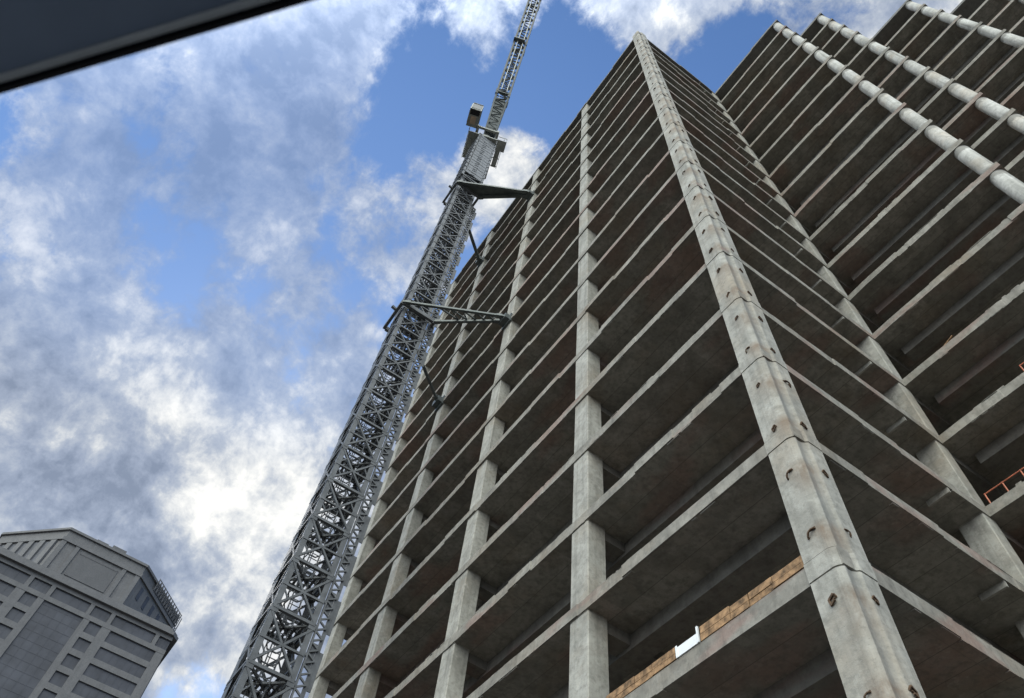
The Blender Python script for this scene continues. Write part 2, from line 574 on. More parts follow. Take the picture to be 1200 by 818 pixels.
bb.box(-4.62, -.03, z18 + .01, -3.88, .0, z18 + .26); bb.box(-3.93, -.045, z18 + .01, -3.88, -.031, z18 + .42)
bb.box(-4.63, -.045, z18 + .0, -4.57, -.031, z18 + .3); bb.box(-3.93, -.03, z18 + .262, -3.88, 0, z18 + .42)
tag(bb.build('white_panel', MAT['white']), 'small white panel between two orange timber boards on the slab edge', 'panel')

def guardrail(label, x0, x1, y, z, h=.55, posts=4, sx=0):
    t = thing('guardrail', label, 'guardrail', (x0, y, z), 0, 'orange guardrails on the slab edges')
    L = x1 - x0
    bb = MB(); bb.tube((0, 0, h), (L, 0, h), .022, 6); bb.build('top_rail', MAT['orange'], t)
    bb = MB(); bb.tube((0, .03, h * .12), (L, .03, h * .12), .018, 6); bb.build('lower_rail', MAT['orange'], t)
    for i in range(posts):
        x = L * i / max(1, posts - 1)
        bb = MB(); bb.tube((x, .01, 0), (x, .01, h + .03), .024, 6); bb.build('post', MAT['orange'], t)
guardrail('orange guardrail on the right wing slab starting at the inner corner column', .2, 4.0, 9.55, Z(16) + .2, .5, 7)
guardrail('short orange guardrail one storey above the longer orange guardrail', 3.45, 6.0, 9.5, Z(15) + .2, .42, 6)

def offcut(label, p, d, w, m):
    bb = MB(); bb.bar(p, (p[0] + d[0], p[1] + d[1], p[2] + d[2]), w, w * .6)
    for _ in range(1):
        bb.bar((p[0] + .1, p[1] + .05, p[2] + .02), (p[0] + d[0] * .6, p[1] + d[1] + .12, p[2] + d[2] * .4 + .05), w * .6, w * .4)
    tag(bb.build('timber_offcut', m), label, 'timber scrap', 'timber scraps left on the slab edges')
offcut('thin brown timber scrap sticking up from the slab above the guardrail', (1.45, 9.5, Z(15) + .24), (.75, .03, .02), .05, MAT['timber'])
offcut('brown timber scrap on the slab in the middle of the right wing', (2.0, 9.5, Z(14) + .24), (.45, .0, .18), .06, MAT['timber'])
offcut('orange brown timber scrap just under the roof left of the corner column', (-1.6, .05, Z(1) + .24), (-.9, 0, .12), .12, MAT['timber'])
offcut('orange timber scrap high up beside the second front column', (-10.2, .05, Z(1) + .24), (-1.1, 0, .15), .14, MAT['timber'])

# ------------------------------------------------------------------ tower crane
MX, MY = -20.8, -5.22
crane = thing('tower_crane', 'grey lattice tower crane with raised boom tied to the concrete building', 'crane', (MX, MY, .13))
W = .95            # half width of the mast
SEC = 2.5
NSEC = 35

def mast_section_mesh():
    b_ = MB()
    for sx in (-1, 1):
        for sy in (-1, 1):
            x, y = sx * W, sy * W
            b_.box(x, y, 0, x - sx * .24, y - sy * .035, SEC)
            b_.box(x, y - sy * .036, 0, x - sx * .035, y - sy * .24, SEC)
            b_.box(x + sx * .03, y + sy * .03, -.12, x - sx * .27, y - sy * .27, .12)
    w = W - .03
    def face(f):
        b_.bar(f(-w, .12), f(w, .12), .15, .13)
        b_.bar(f(-w, SEC * .5), f(w, SEC * .5), .11, .09)
        b_.bar(f(-w, .15), f(0, SEC * .5), .10, .09); b_.bar(f(0, SEC * .5), f(w, .15), .10, .09)
        b_.bar(f(-w, SEC - .05), f(0, SEC * .5), .10, .09); b_.bar(f(0, SEC * .5), f(w, SEC - .05), .10, .09)
        b_.bar(f(-w * .55, SEC * .28), f(-w, SEC * .5), .055); b_.bar(f(w * .55, SEC * .28), f(w, SEC * .5), .055)
        b_.bar(f(-w * .55, SEC * .74), f(-w, SEC * .5), .055); b_.bar(f(w * .55, SEC * .74), f(w, SEC * .5), .055)
    b_.box(-W, -W - .012, 0, -W + .62, -W - .002, SEC)
    face(lambda s, z: (w, s, z)); face(lambda s, z: (-w, s, z)); face(lambda s, z: (s, w, z)); face(lambda s, z: (s, -w, z))
    b_.bar((-w, -w, .12), (w, w, .12), .09); b_.bar((-w, w, .12), (w, -w, .12), .09)
    return b_
def ladder_mesh():
    b_ = MB()
    for y in (-.22, .22): b_.bar((.35, y, 0), (.1, y, SEC), .05)
    for i in range(8):
        z = .15 + i * .3; x = .35 - .25 * z / SEC
        b_.bar((x, -.22, z), (x, .22, z), .03)
    for z in (.6, 1.2, 1.8, 2.4):
        x = .35 - .25 * z / SEC
        pts = [(x - .0, -.3, z), (x - .35, -.34, z), (x - .65, -.2, z), (x - .65, .2, z), (x - .35, .34, z), (x, .3, z)]
        for a, c in zip(pts, pts[1:]): b_.bar(a, c, .035, .06)
    for y in (-.32, 0, .32): b_.bar((-.25, y, .6), (-.4, y, SEC - .1), .035)
    return b_
def rest_platform_mesh():
    b_ = MB(); w = W - .1
    for i in range(9):
        y = -w + i * (2 * w / 8)
        b_.box(-w, y - .06, .2, -.05 if i < 6 else w, y + .06, .23)
    b_.box(-.08, -w, .17, .0, w, .26); b_.box(-w, -w, .17, -w + .08, w, .26)
    for s in (-w, w): b_.bar((-w, s, 1.1), (0, s, 1.1), .04)
    return b_
def guide_mesh():
    b_ = MB()
    x, y0, y1 = W - .02, W + .06, W + .56
    b_.box(x - .12, y1 - .16, 0, x - .08, y1, SEC); b_.box(x - .12, y0, 0, x, y0 + .07, SEC)
    n = 5
    for i in range(n):
        z = i * SEC / n
        b_.bar((x - .05, y0, z), (x - .05, y1 - .1, z + SEC / n * .5), .07); b_.bar((x - .05, y1 - .1, z + SEC / n * .5), (x - .05, y0, z + SEC / n), .07)
    b_.box(x - .12, y0 + .1, .9, x - .09, y1 - .17, 2.0)
    b_.box(x - .14, y1 + .002, .1, x - .1, y1 + .17, 1.75)
    b_.box(x - .1, W - .02, .05, x, W + .06, .2); b_.box(x - .1, W - .02, 1.3, x, W + .06, 1.42)
    return b_
s0 = mast_section_mesh().build('mast_section', MAT['mast'], crane)
l0 = ladder_mesh().build('ladder', MAT['mast'], s0)
r0 = rest_platform_mesh().build('rest_platform', MAT['mast'], s0)
g0 = guide_mesh().build('cable_guide', MAT['mast'], s0)
for i in range(1, NSEC):
    c = copy_of(s0, crane, (0, 0, i * SEC))
    copy_of(l0, c); copy_of(r0, c)
    if i < 27: copy_of(g0, c)
ZTOP = NSEC * SEC
bb = MB(); bb.box(-3, -3, 0, 3, 3, .9); bb.box(-2, -2, .9, 2, 2, 1.3)
o = bb.build('base_block', MAT['pave'], crane); o.location = (0, 0, -.02)
# climbing cage round the upper mast
bb = MB(); w = W + .22; z0, z1 = 72.5, ZTOP - .3
for sx in (-1, 1):
    for sy in (-1, 1): bb.box(sx * w, sy * w, z0, sx * (w - .2), sy * (w - .2), z1)
nz = 12
for i in range(nz + 1):
    z = z0 + (z1 - z0) * i / nz
    for s in (-1, 1):
        bb.bar((-w, s * w, z), (w, s * w, z), .07, .14); bb.bar((s * w, -w, z), (s * w, w, z), .07, .14)
        if i < nz:
            zz = z0 + (z1 - z0) * (i + 1) / nz
            bb.bar((-w, s * w, z), (w, s * w, zz), .07); bb.bar((s * w, -w, z), (s * w, w, zz), .07)
for s in (-1, 1):
    for i in range(8):
        za = z0 + 1.0 + i * (z1 - z0 - 1.2) / 8; zb = z0 + 1.0 + (i + 1) * (z1 - z0 - 1.2) / 8 - .07
        bb.box(s * (w + .04), -w * .78, za, s * (w + .075), w * .78, zb)
        bb.box(s * (w + .076), -w * .74, (za + zb) / 2 - .03, s * (w + .1), w * .74, (za + zb) / 2 + .03)
    for i in range(20): bb.bar((s * (w + .09), -w * .3, z0 + 1 + i * .6), (s * (w + .09), w * .1, z0 + 1.3 + i * .6), .04)
bb.build('climbing_cage', MAT['mast'], crane)
bb = MB(); ww = w + .02
for z in (z0, z0 + 3.4):
    bb.box(-ww - .7, -ww - .7, z, ww + .7, -ww, z + .06); bb.box(-ww - .7, ww, z, ww + .7, ww + .45, z + .06)
    for x in (-ww - .6, 0, ww + .6): bb.bar((x, -ww - .66, z), (x, -ww - .66, z + 1.1), .05)
    for q in (.55, 1.1): bb.bar((-ww - .66, -ww - .66, z + q), (ww + .66, -ww - .66, z + q), .05)
# ---- ties back to the building
def tie_level(zw, deck):
    z = zw - .13
    bb = MB(); q = W + .2
    for s in (-1, 1):
        bb.box(-q - .1, s * q, z - .2, q + .1, s * (q + .2), z + .2)
        bb.box(s * q, -q + .002, z - .18, s * (q + .2), q - .002, z + .18)
    bb.tube((q * .4, -q - .2, z), (q * .4, -q - .5, z + .1), .13, 8)
    bb.build('tie_collar', MAT['mast'], crane)
    c3 = (-16.5 - MX, -.02 - MY, z); c4 = (-25.05 - MX, -.02 - MY, z)
    def strut(a, c, wd=.26 if deck else .17):
        b2 = MB(); b2.bar(a, c, wd, wd * 1.1)
        a_, c_ = Vector(a), Vector(c)
        for t in (.05, .95):
            m_ = a_.lerp(c_, t); d = (c_ - a_).normalized() * .2
            b2.bar(m_ - d, m_ + d, wd * 1.35, wd * 1.45)
        b2.build('tie_strut', MAT['tie'], crane)
    strut((q + .1, q + .1, z), (c3[0] - .2, c3[1] - .35, z))
    strut((q + .1, -q - .1, z), (c3[0] + .2, c3[1] - .4, z))
    strut((-q - .1, q + .1, z), (c4[0] + .1, c4[1] - .35, z))
    for c in (c3, c4):
        b2 = MB(); b2.box(c[0] - .4, c[1] - .45, z - .28, c[0] + .4, c[1] + .06, z + .25)
        b2.box(c[0] - .5, c[1] - .1, z - .5, c[0] + .5, c[1] + .05, z + .45)
        b2.build('tie_bracket', MAT['tie'], crane)
    if deck:
        b2 = MB()
        A, B_ = Vector((q + .1, q + .1, z + .2)), Vector((c3[0], c3[1] - .3, z + .2))
        C_, D_ = Vector((q + .1, -q - .1, z + .2)), Vector((c3[0] + .15, c3[1] - .4, z + .2))
        vs = [A, C_, D_, B_]; b2.add([v for v in vs] + [v + Vector((0, 0, .06)) for v in vs], [(0, 1, 2, 3), (7, 6, 5, 4), (0, 4, 5, 1), (1, 5, 6, 2), (2, 6, 7, 3), (3, 7, 4, 0)])
        b2.build('tie_deck', MAT['tie'], crane)
        b2 = MB()
        for h in (.55, 1.1): b2.bar(A + Vector((0, 0, h)), B_ + Vector((0, 0, h)), .05)
        for i in range(5):
            p_ = A.lerp(B_, i / 4); b2.bar(p_, p_ + Vector((0, 0, 1.1)), .05)
        b2.build('tie_deck_rail', MAT['tie'], crane)
    else:
        b2 = MB()
        A, B_ = Vector((q + .1, q + .1, z + .1)), Vector((c3[0], c3[1] - .3, z + .1))
        for i in range(6):
            t = .35 + .6 * i / 5
            p_ = A.lerp(B_, t); q_ = Vector((q + .1, -q - .1, z)).lerp(Vector((c3[0] + .2, c3[1] - .4, z)), t)
            b2.bar(p_, q_, .09, .09)
            if i: b2.bar(pp_, q_, .07)
            pp_ = p_
        b2.build('tie_bracing', MAT['tie'], crane)
tie_level(69.6, True)
tie_level(Z(9) + .1, False)

# ---- slewing top (local axes: forward = boom lean direction)
fw = Vector((.95, -.31, 0)).normalized(); sd = Vector((-fw.y * -1, fw.x * -1, 0)); sd = Vector((fw.y, -fw.x, 0))   # sd: towards -y
if sd.y > 0: sd = -sd
up = Vector((0, 0, 1))
T = Vector((0, 0, ZTOP))
def L(f, s, z): return T + fw * f + sd * s + up * z
def lbox(b_, f0, s0_, z0_, f1, s1_, z1_): b_.obox(L(f0, s0_, z0_), fw * (f1 - f0), sd * (s1_ - s0_), up * (z1_ - z0_))
bb2 = MB(); bb2.tube(L(0, 0, -.3), L(0, 0, .35), 1.35, 24); bb2.tube(L(0, 0, .35), L(0, 0, .8), 1.15, 24)
lbox(bb2, -1.4, -1.4, -.55, 1.4, 1.4, -.3)
bb2.build('slewing_ring', MAT['deck'], crane, smooth=True)
bb2 = MB()
lbox(bb2, -4.0, -1.35, .8, 1.9, -1.05, 1.3); lbox(bb2, -4.0, 1.05, .8, 1.9, 1.35, 1.3)
for f in (-3.9, -2.4, -1.2, 0, 1.6): lbox(bb2, f, -1.05, .85, f + .25, 1.05, 1.2)
for s in (-2.15, 1.37):
    lbox(bb2, -2.3, s + .1, .9, 1.0, s + .68, .96)
    for f in (-2.2, -1.2, 0, .9): lbox(bb2, f, s, .78, f + .1, s + .78, .9)
bb2.build('machine_deck', MAT['deck'], crane)
bb2 = MB()
for s in (-2.15, 2.15):
    for h in (1.5, 2.05): bb2.bar(L(-2.4, s, h), L(1.2, s, h), .05)
    for i in range(5): bb2.bar(L(-2.4 + i * .9, s, .95), L(-2.4 + i * .9, s, 2.05), .05)
bb2.build('deck_rail', MAT['deck'], crane)
bb2 = MB()
for i in range(4): lbox(bb2, -4.6 + i * .3, -1.03, .85 if i < 3 else .95, -4.33 + i * .3, 1.03, 2.6)
bb2.build('counterweight', MAT['pave'], crane)
bb2 = MB(); lbox(bb2, -3.4, -.9, 1.32, -2.0, .9, 2.9); bb2.tube(L(-1.35, -.8, 1.9), L(-1.35, .8, 1.9), .55, 16)
bb2.build('winch', MAT['deck'], crane)
def cbox(b_, f0, a0, z0_, f1, a1, z1_): lbox(b_, f0 + 1.3, a0 - .15, z0_ + .5, f1 + 1.3, a1 - .15, z1_ + .5)
cab = MB(); cab.use(MAT['deck'])
cbox(cab, .2, 1.45, .3, 2.3, 2.75, .5); cbox(cab, .2, 1.45, 2.4, 2.3, 2.75, 2.55)
for f, s in ((.2, 1.45), (2.2, 1.45), (.2, 2.65), (2.2, 2.65)): cbox(cab, f, s, .5, f + .1, s + .1, 2.4)
cbox(cab, .25, 1.5, .5, .3, 2.65, 2.4)
cabo = cab.build('operator_cab', MAT['deck'], crane)
c2 = MB(); cbox(c2, .55, 1.8, .27, 1.45, 2.45, .295); cbox(c2, .5, 2.76, .5, 2.0, 2.79, 1.3); c2.build('cab_panel', MAT['tan'], cabo)
c2 = MB(); cbox(c2, 1.6, 1.55, .27, 2.25, 2.65, .295); cbox(c2, 2.3, 1.56, .55, 2.34, 2.64, 2.38); cbox(c2, .31, 2.71, .52, 2.19, 2.745, 2.39); c2.build('cab_window', MAT['carglass'], cabo)
c2 = MB(); cbox(c2, .9, 1.6, 2.56, 2.1, 2.6, 3.25); cbox(c2, .8, 1.5, 3.25, 2.2, 2.7, 3.4); c2.build('cab_roof_unit', MAT['tie'], cabo)
bb2 = MB(); lbox(bb2, -.2, -2.5, .7, 1.1, -1.4, .78)
for f in (-.2, .45, 1.1):
    bb2.bar(L(f, -2.46, .8), L(f, -2.46, 1.9), .06)
for h in (1.3, 1.9): bb2.bar(L(-.2, -2.46, h), L(1.1, -2.46, h), .06)
bb2.bar(L(1.1, -2.46, 1.9), L(1.1, -1.4, 1.9), .06); lbox(bb2, .2, -2.2, .8, .8, -1.7, 1.7)
bb2.build('side_platform', MAT['deck'], crane)
# A-frame over the deck
bb2 = MB()
for s in (-.95, .95):
    bb2.bar(L(.6, s, 1.2), L(-2.6, s * .6, 10.5), .28); bb2.bar(L(-3.8, s, 1.2), L(-2.6, s * .6, 10.5), .2)
for t in (.25, .5, .75, .98):
    a = L(.6, -.95, 1.2).lerp(L(-2.6, -.57, 10.5), t); c = L(.6, .95, 1.2).lerp(L(-2.6, .57, 10.5), t); bb2.bar(a, c, .16)
bb2.build('a_frame', MAT['tie'], crane)
# boom
foot = L(1.1, -.3, 1.5)
ang = R(68.5)
bd = (fw * math.cos(ang) + up * math.sin(ang)).normalized()
bn = (up * math.cos(ang) - fw * math.sin(ang)).normalized()      # back of the boom
def Bp(t, s, n): return foot + bd * t + sd * s + bn * n
def boom_piece(t0_, t1_, w0, w1, h0, h1, step):
    b_ = MB(); n = max(1, int(round((t1_ - t0_) / step)))
    def corner(t, s, q):
        f = (t - t0_) / (t1_ - t0_); return Bp(t, s * (w0 + (w1 - w0) * f), q * (h0 + (h1 - h0) * f))
    for s in (-1, 1):
        for q in (-1, 1): b_.bar(corner(t0_, s, q), corner(t1_, s, q), .2)
    for i in range(n):
        ta, tb = t0_ + (t1_ - t0_) * i / n, t0_ + (t1_ - t0_) * (i + 1) / n
        e = 1 if i % 2 else -1
        for q in (-1, 1):
            b_.bar(corner(ta, -e, q), corner(tb, e, q), .11); b_.bar(corner(ta, -1, q), corner(ta, 1, q), .09)
        for s in (-1, 1): b_.bar(corner(ta, s, -e), corner(tb, s, e), .08)
    return b_
o = boom_piece(0, 7.5, .6, .78, .4, .7, .75)
for q in (-1, 1): o.bar(Bp(.2, 0, q * .42), Bp(6.5, 0, q * .6), 1.15, .05, bn)
o.build('boom_foot', MAT['tie'], crane)
ts = [7.5, 19.5, 31.5, 43.5, 52]
for a, c in zip(ts, ts[1:]): boom_piece(a + .05, c - .05, .78, .78, .7, .7, 1.25).build('boom_section', MAT['boom'], crane)
for t in ts[:-1]:
    b_ = MB()
    for s in (-1, 1):
        for q in (-1, 1): b_.bar(Bp(t - .45, s * .78, q * .7), Bp(t + .45, s * .78, q * .7), .32)
    for q in (-1, 1): b_.bar(Bp(t, -.78, q * .7), Bp(t, .78, q * .7), .3)
    if t in (19.5, 31.5): b_.bar(Bp(t, -.55, -.9), Bp(t, .95, -.9), .5, .5)
    b_.build('boom_joint', MAT['tie'], crane)
b_ = MB()
for i in range(60):
    ta = 7.6 + i * .74
    b_.bar(Bp(ta, -.3, -.5), Bp(ta, .3, -.5), .06, .3)
for s in (-.3, .3): b_.bar(Bp(7.6, s, -.5), Bp(51.5, s, -.5), .05)
b_.build('boom_walkway', MAT['boom'], crane)
b_ = MB()
for s in (-.35, .35):
    b_.tube(Bp(8, s, -.86), Bp(51.5, s, -.86), .06, 6)
b_.build('pendant_line', MAT['cable'], crane)
b_ = MB()
for s in (-.4, .4): b_.tube(L(-2.6, s, 10.4), Bp(50, s, .65), .04, 6)
b_.build('luffing_line', MAT['cable'], crane)

# ------------------------------------------------------------------ far office tower
OX = -102.5
off = thing('office_tower', 'grey stone office tower with stepped eight sided crown and dark glass strip', 'building', (OX, -17.85, 0))
HW = 15.1
bb = MB()
chm = 2.2
def sq(w, c): return [(0 + (-c), -w), (0, -w + c), (0, w - c), (-c, w), (-2 * w + c, w), (-2 * w, w - c), (-2 * w, -w + c), (-2 * w + c, -w)]
bb.prism([(x - .35, y) for x, y in sq(HW - .3, 1.2)], -.1, 69.0)
bb.build('wall', MAT['stone'], off)
# facade relief: piers and spandrels standing 0.35 m in front of the glass line
bb = MB()
def fr(y0, y1, z0, z1, x0=-.35, x1=0): bb.box(x0, y0, z0, x1, y1, z1)
rows = [65.1 - 2.6 * i + .05 for i in range(20)]
zb = rows[-1] - 2.0
for s in (-1, 1):
    def F(a, c, z0, z1, x1=0.0): fr(min(s * a, s * c), max(s * a, s * c), z0, z1, -.35, x1)
    F(2.85, 3.75, zb, 66.05); F(5.55, 6.85, zb, 66.05, -.003); F(13.7, 14.9, zb, 66.05, -.003)
    for zc in rows:
        F(3.755, 5.545, zc - 1.72, zc - .88, -.006); F(6.855, 13.695, zc - 1.72, zc - .88, -.02)
    F(3.755, 5.545, rows[0] + .88, 66.05, -.006); F(6.855, 13.695, rows[0] + .88, 66.05, -.02)
fr(-2.845, 2.845, zb - 3, zb); fr(-14.9, 14.9, 66.053, 66.75, -.35, .03); fr(-14.9, 14.9, 68.4, 69.0, -.35, .03)
for y in (-14.9, -13.1, -6.3, -3.2, 2.6, 5.7, 12.5): fr(y, y + .6, 66.755, 68.395, -.35, .02)
fr(-14.9, 14.9, -.1, zb - 3.01)
bb.build('facade_panel', MAT['stone'], off)
bb = MB(); bb.box(-.33, -2.84, zb + .02, -.2, 2.84, 66.04)
for i in range(6): bb.box(-.2, -2.84 + 5.68 * i / 5 - .03, zb + .02, -.17, -2.84 + 5.68 * i / 5 + .03, 66.04)
for i in range(34): bb.box(-.2, -2.8, 65.5 - i * 1.3, -.18, 2.8, 65.55 - i * 1.3)
bb.build('glass_strip', MAT['glass'], off)
def pane(y0, y1, z0, z1, nm=3):
    b_ = MB(); b_.box(-.34, y0, z0, -.24, y1, z1)
    for i in range(1, nm): 
        y = y0 + (y1 - y0) * i / nm; b_.box(-.24, y - .06, z0, -.2, y + .06, z1)
    return b_
for s in (-1, 1):
    proto_s = pane(-.895, .895, -.885, .885, 2).build('window', MAT['glass'], off); proto_s.location = (0, s * 4.65, rows[0])
    proto_w = pane(-3.42, 3.42, -.885, .885, 7).build('window', MAT['glass'], off); proto_w.location = (0, s * 10.275, rows[0])
    for zc in rows[1:]:
        copy_of(proto_s, off, (0, s * 4.65, zc)); copy_of(proto_w, off, (0, s * 10.275, zc))
for y0, y1 in ((-14.25, -13.15), (-12.45, -6.35), (-5.65, -3.25), (-2.55, 2.55), (3.25, 5.65), (6.35, 12.45), (13.15, 14.85)):
    pane(y0, y1, 66.77, 68.38, 4).build('window', MAT['glass'], off)
# side faces: recessed bays
for s in (-1, 1):
    bb = MB()
    for i in range(20):
        zc = rows[i]
        bb.box(-28, s * (HW - .31), zc - .8, -2.2, s * (HW - .02 - .0), zc - 1.75)
    for x in (-28, -21.5, -15, -8.5, -2.4): bb.box(x, s * (HW - .312), zb, x + .8, s * (HW + .03), 66)
    bb.build('side_facade', MAT['stone'], off)
# cornices, stepped
bb = MB()
bb.prism([(x + .55, y) for x, y in sq(HW + .55, 1.0)], 69.003, 69.5)
bb.prism([(x + .25, y) for x, y in sq(HW + .25, 1.0)], 69.503, 70.0)
bb.prism([(x - .3, y) for x, y in sq(HW - .3, 1.0)], 70.003, 70.5)
bb.build('cornice', MAT['stone'], off)
# octagonal crown
def octo(x0, hw, ch, cy=0, depth=27): 
    return [(x0, -hw), (x0, hw), (x0 - ch, hw + ch), (x0 - depth + ch, hw + ch), (x0 - depth, hw), (x0 - depth, -hw), (x0 - depth + ch, -hw - ch), (x0 - ch, -hw - ch)]
bb = MB(); bb.prism(octo(-1.5, 6.2, 8.4), 70.503, 76.3)
bb.build('crown_wall', MAT['stone'], off)
bb = MB(); bb.prism(octo(-1.2, 6.3, 8.5, 0, 27.6), 76.303, 76.9); bb.prism(octo(-1.55, 6.15, 8.35, 0, 26.9), 76.903, 78.3); bb.prism(octo(-1.25, 6.3, 8.5, 0, 27.5), 78.303, 78.7)
bb.prism(octo(-1.3, 6.28, 8.45, 0, 27.4), 70.51, 71.2)
bb.build('parapet', MAT['stone'], off)
bb = MB(); bb.box(-1.502, -3.0, 71.5, -1.4, 3.0, 75.7)
bb.box(-1.4, -2.9, 75.4, -1.36, 2.9, 75.6)
bb.build('crown_panel', MAT['stone2'], off)
for y0, y1, x0, x1, zz in ((-2.2, -.4, -2.6, -1.9, 79.3), (.2, 2.4, -3.2, -2.2, 79.8), (3.2, 5.4, -4.4, -2.6, 79.5)):
    bb = MB(); bb.box(x0, y0, 78.703, x1, y1, zz); bb.build('roof_plant', MAT['stone2'], off)
for s in (-1, 1):
    for y0, y1 in ((3.4, 4.0), (5.5, 6.2)):
        bb = MB(); bb.box(-1.49, s * y0, 71.202, -1.3, s * y1, 76.3); bb.build('pilaster', MAT['stone'], off)
def chamfer_pts(s, t, o):  # along the chamfer, t 0..1, o outward
    return Vector((-1.5 - 8.4 * t + o * .707, s * (6.2 + 8.4 * t + o * .707), 0))
bb = MB()
for i in range(6):
    t = .06 + i * .16; a = chamfer_pts(-1, t, 0); c = chamfer_pts(-1, t + .075, 0); n_ = Vector((.707, -.707, 0))
    bb.obox(a + Vector((0, 0, 71.3)), c - a, n_ * .3, (0, 0, 4.9))
bb.build('crown_fin', MAT['stone'], off)
bb = MB(); a = chamfer_pts(-1, .05, .02); c = chamfer_pts(-1, .97, .02); bb.obox(a + Vector((0, 0, 71.3)), c - a, Vector((.05, -.05, 0)), (0, 0, 4.7))
bb.build('louvre_panel', MAT['glass'], off)
for i in range(5):
    t = .12 + i * .17; a = chamfer_pts(1, t, .0); c = chamfer_pts(1, t + .06, 0); n_ = Vector((.707, .707, 0))
    b_ = MB(); b_.obox(a + Vector((0, 0, 73.6)), c - a, n_ * .06, (0, 0, 2.1)); b_.build('slot_window', MAT['glass'], off)
bb = MB()
ns = 12
for i in range(ns + 1):
    t = .3 + .72 * i / ns; p_ = chamfer_pts(1, t, .35); q_ = chamfer_pts(1, t + .72 / ns, .35)
    bb.bar(p_ + up * 76.95, p_ + up * 79.2, .12)
    if i < ns:
        bb.bar(p_ + up * 76.95, q_ + up * 79.1, .09); bb.bar(q_ + up * 76.95, p_ + up * 79.1, .09)
        for z in (77.0, 78.0, 79.1): bb.bar(p_ + up * z, q_ + up * z, .09)
for i in range(6):
    z = 71.2 + i
    a = chamfer_pts(1, 1.0, .2); c = chamfer_pts(1, 1.07, .2)
    bb.bar(a + up * z, c + up * (z + 1), .1); bb.bar(c + up * z, a + up * (z + 1), .1)
for t in (1.0, 1.07): bb.bar(chamfer_pts(1, t, .2) + up * 71, chamfer_pts(1, t, .2) + up * 79.0, .14)
bb.build('roof_screen', MAT['stone2'], off)

# ------------------------------------------------------------------ the car the picture is taken from
CX, CY, CZ = 5.807, -10.712, 1.295
ca = R(40.2)
car = thing('car', 'dark car seen from inside, its black window seal and roof edge overhead', 'car', (CX, CY, 0), ca)
# local: x = along the car (front), y = outward of the window is +y, cabin lies at y < 0
ZH = CZ + .45
NB = -.0
def carstrip(name, m, prof, par, x0=-1.35, x1=.75):
    """long moulding: prof = list of (y, z) following the roof line"""
    b_ = MB(); rings = []
    for i in range(15):
        x = x0 + (x1 - x0) * i / 14
        dz = -.07 * ((x + .2) / .9) ** 2
        rings.append([(x, y + .01, z + dz) for y, z in prof])
    b_.rings(rings)
    return b_.build(name, m, par, smooth=True)
frame = carstrip('window_frame', MAT['carpaint'], [(-.03, ZH + .031), (-.0012, ZH + .031), (-.012, ZH + .09), (-.06, ZH + .1)], car)
carstrip('window_seal', MAT['rubber'], [(-.003, ZH - .004), (.0, ZH), (-.001, ZH + .03), (-.0055, ZH + .03), (-.0055, ZH - .002)], frame)
carstrip('trim_strip', MAT['strip'], [(-.0057, ZH - .002), (-.0057, ZH + .02), (-.0105, ZH + .02), (-.0105, ZH - .001), (-.008, ZH - .003)], frame)
rf = carstrip('roof', MAT['carpaint'], [(-.05, ZH + .102), (-.05, ZH + .05), (-1.35, ZH + .05), (-1.35, ZH + .102), (-1.0, ZH + .15), (-.4, ZH + .15)], car)
carstrip('headliner', MAT['headliner'], [(-.0107, ZH + .0), (-.0107, ZH + .022), (-.05, ZH + .045), (-1.35, ZH + .045), (-1.38, ZH - .01), (-.9, ZH + .03), (-.35, ZH + .02), (-.1, ZH - .002)], rf)
b_ = MB()
b_.obox((-1.3, -.06, .35), (3.0, 0, 0), (0, .1, 0), (0, 0, .6)); b_.obox((-1.3, -1.4, .35), (3.0, 0, 0), (0, .1, 0), (0, 0, .6))
b_.build('door', MAT['carpaint'], car, bevel=.02)
b_ = MB(); b_.obox((1.7, -1.42, .3), (1.35, 0, 0), (0, 1.5, 0), (0, 0, .65)); b_.obox((-2.3, -1.42, .3), (.95, 0, 0), (0, 1.5, 0), (0, 0, .72)); b_.obox((-1.3, -1.3, .22), (3.0, 0, 0), (0, 1.24, 0), (0, 0, .1))
b_.build('body', MAT['carpaint'], car, bevel=.08)
b_ = MB()
b_.bar((1.72, -.04, .94), (.74, -.05, ZH + .03), .07); b_.bar((1.72, -1.34, .94), (.74, -1.3, ZH + .03), .07)
b_.bar((-1.75, -.04, .98), (-1.33, -.05, ZH), .12); b_.bar((-1.75, -1.34, .98), (-1.33, -1.3, ZH), .12)
b_.build('roof_pillar', MAT['carpaint'], car)
for x in (2.3, -1.7):
    for y in (.02, -1.36):
        b_ = MB(); b_.tube((x, y - .1, .33), (x, y + .1, .33), .33, 24); w_ = b_.build('wheel', MAT['rubber'], car, smooth=True)
        b_ = MB(); b_.tube((x, y - .105, .33), (x, y + .105, .33), .2, 16); b_.build('rim', MAT['strip'], w_, smooth=True)

# ------------------------------------------------------------------ sky: clouds over a Nishita sky
world = bpy.data.worlds.new('World')
scene.world = world
world.use_nodes = True
nt = world.node_tree
bg = nt.nodes['Background']
SUN_EL, SUN_AZ = 39.5, 177.0            # azimuth counted from +x towards +y
sky = nt.nodes.new('ShaderNodeTexSky')
sky.sky_type = 'NISHITA'; sky.sun_disc = False
sky.sun_elevation = R(SUN_EL); sky.sun_rotation = R(90 - SUN_AZ)
sky.air_density = 1.3; sky.dust_density = .6; sky.ozone_density = 2.2
tc = nt.nodes.new('ShaderNodeTexCoord')
nrm = nt.nodes.new('ShaderNodeVectorMath'); nrm.operation = 'NORMALIZE'; nt.links.new(tc.outputs['Generated'], nrm.inputs[0])
D = nrm.outputs[0]
sx = nt.nodes.new('ShaderNodeSeparateXYZ'); nt.links.new(D, sx.inputs[0])
den = M(nt, 'ADD', M(nt, 'MAXIMUM', sx.outputs[2], .0), .22)
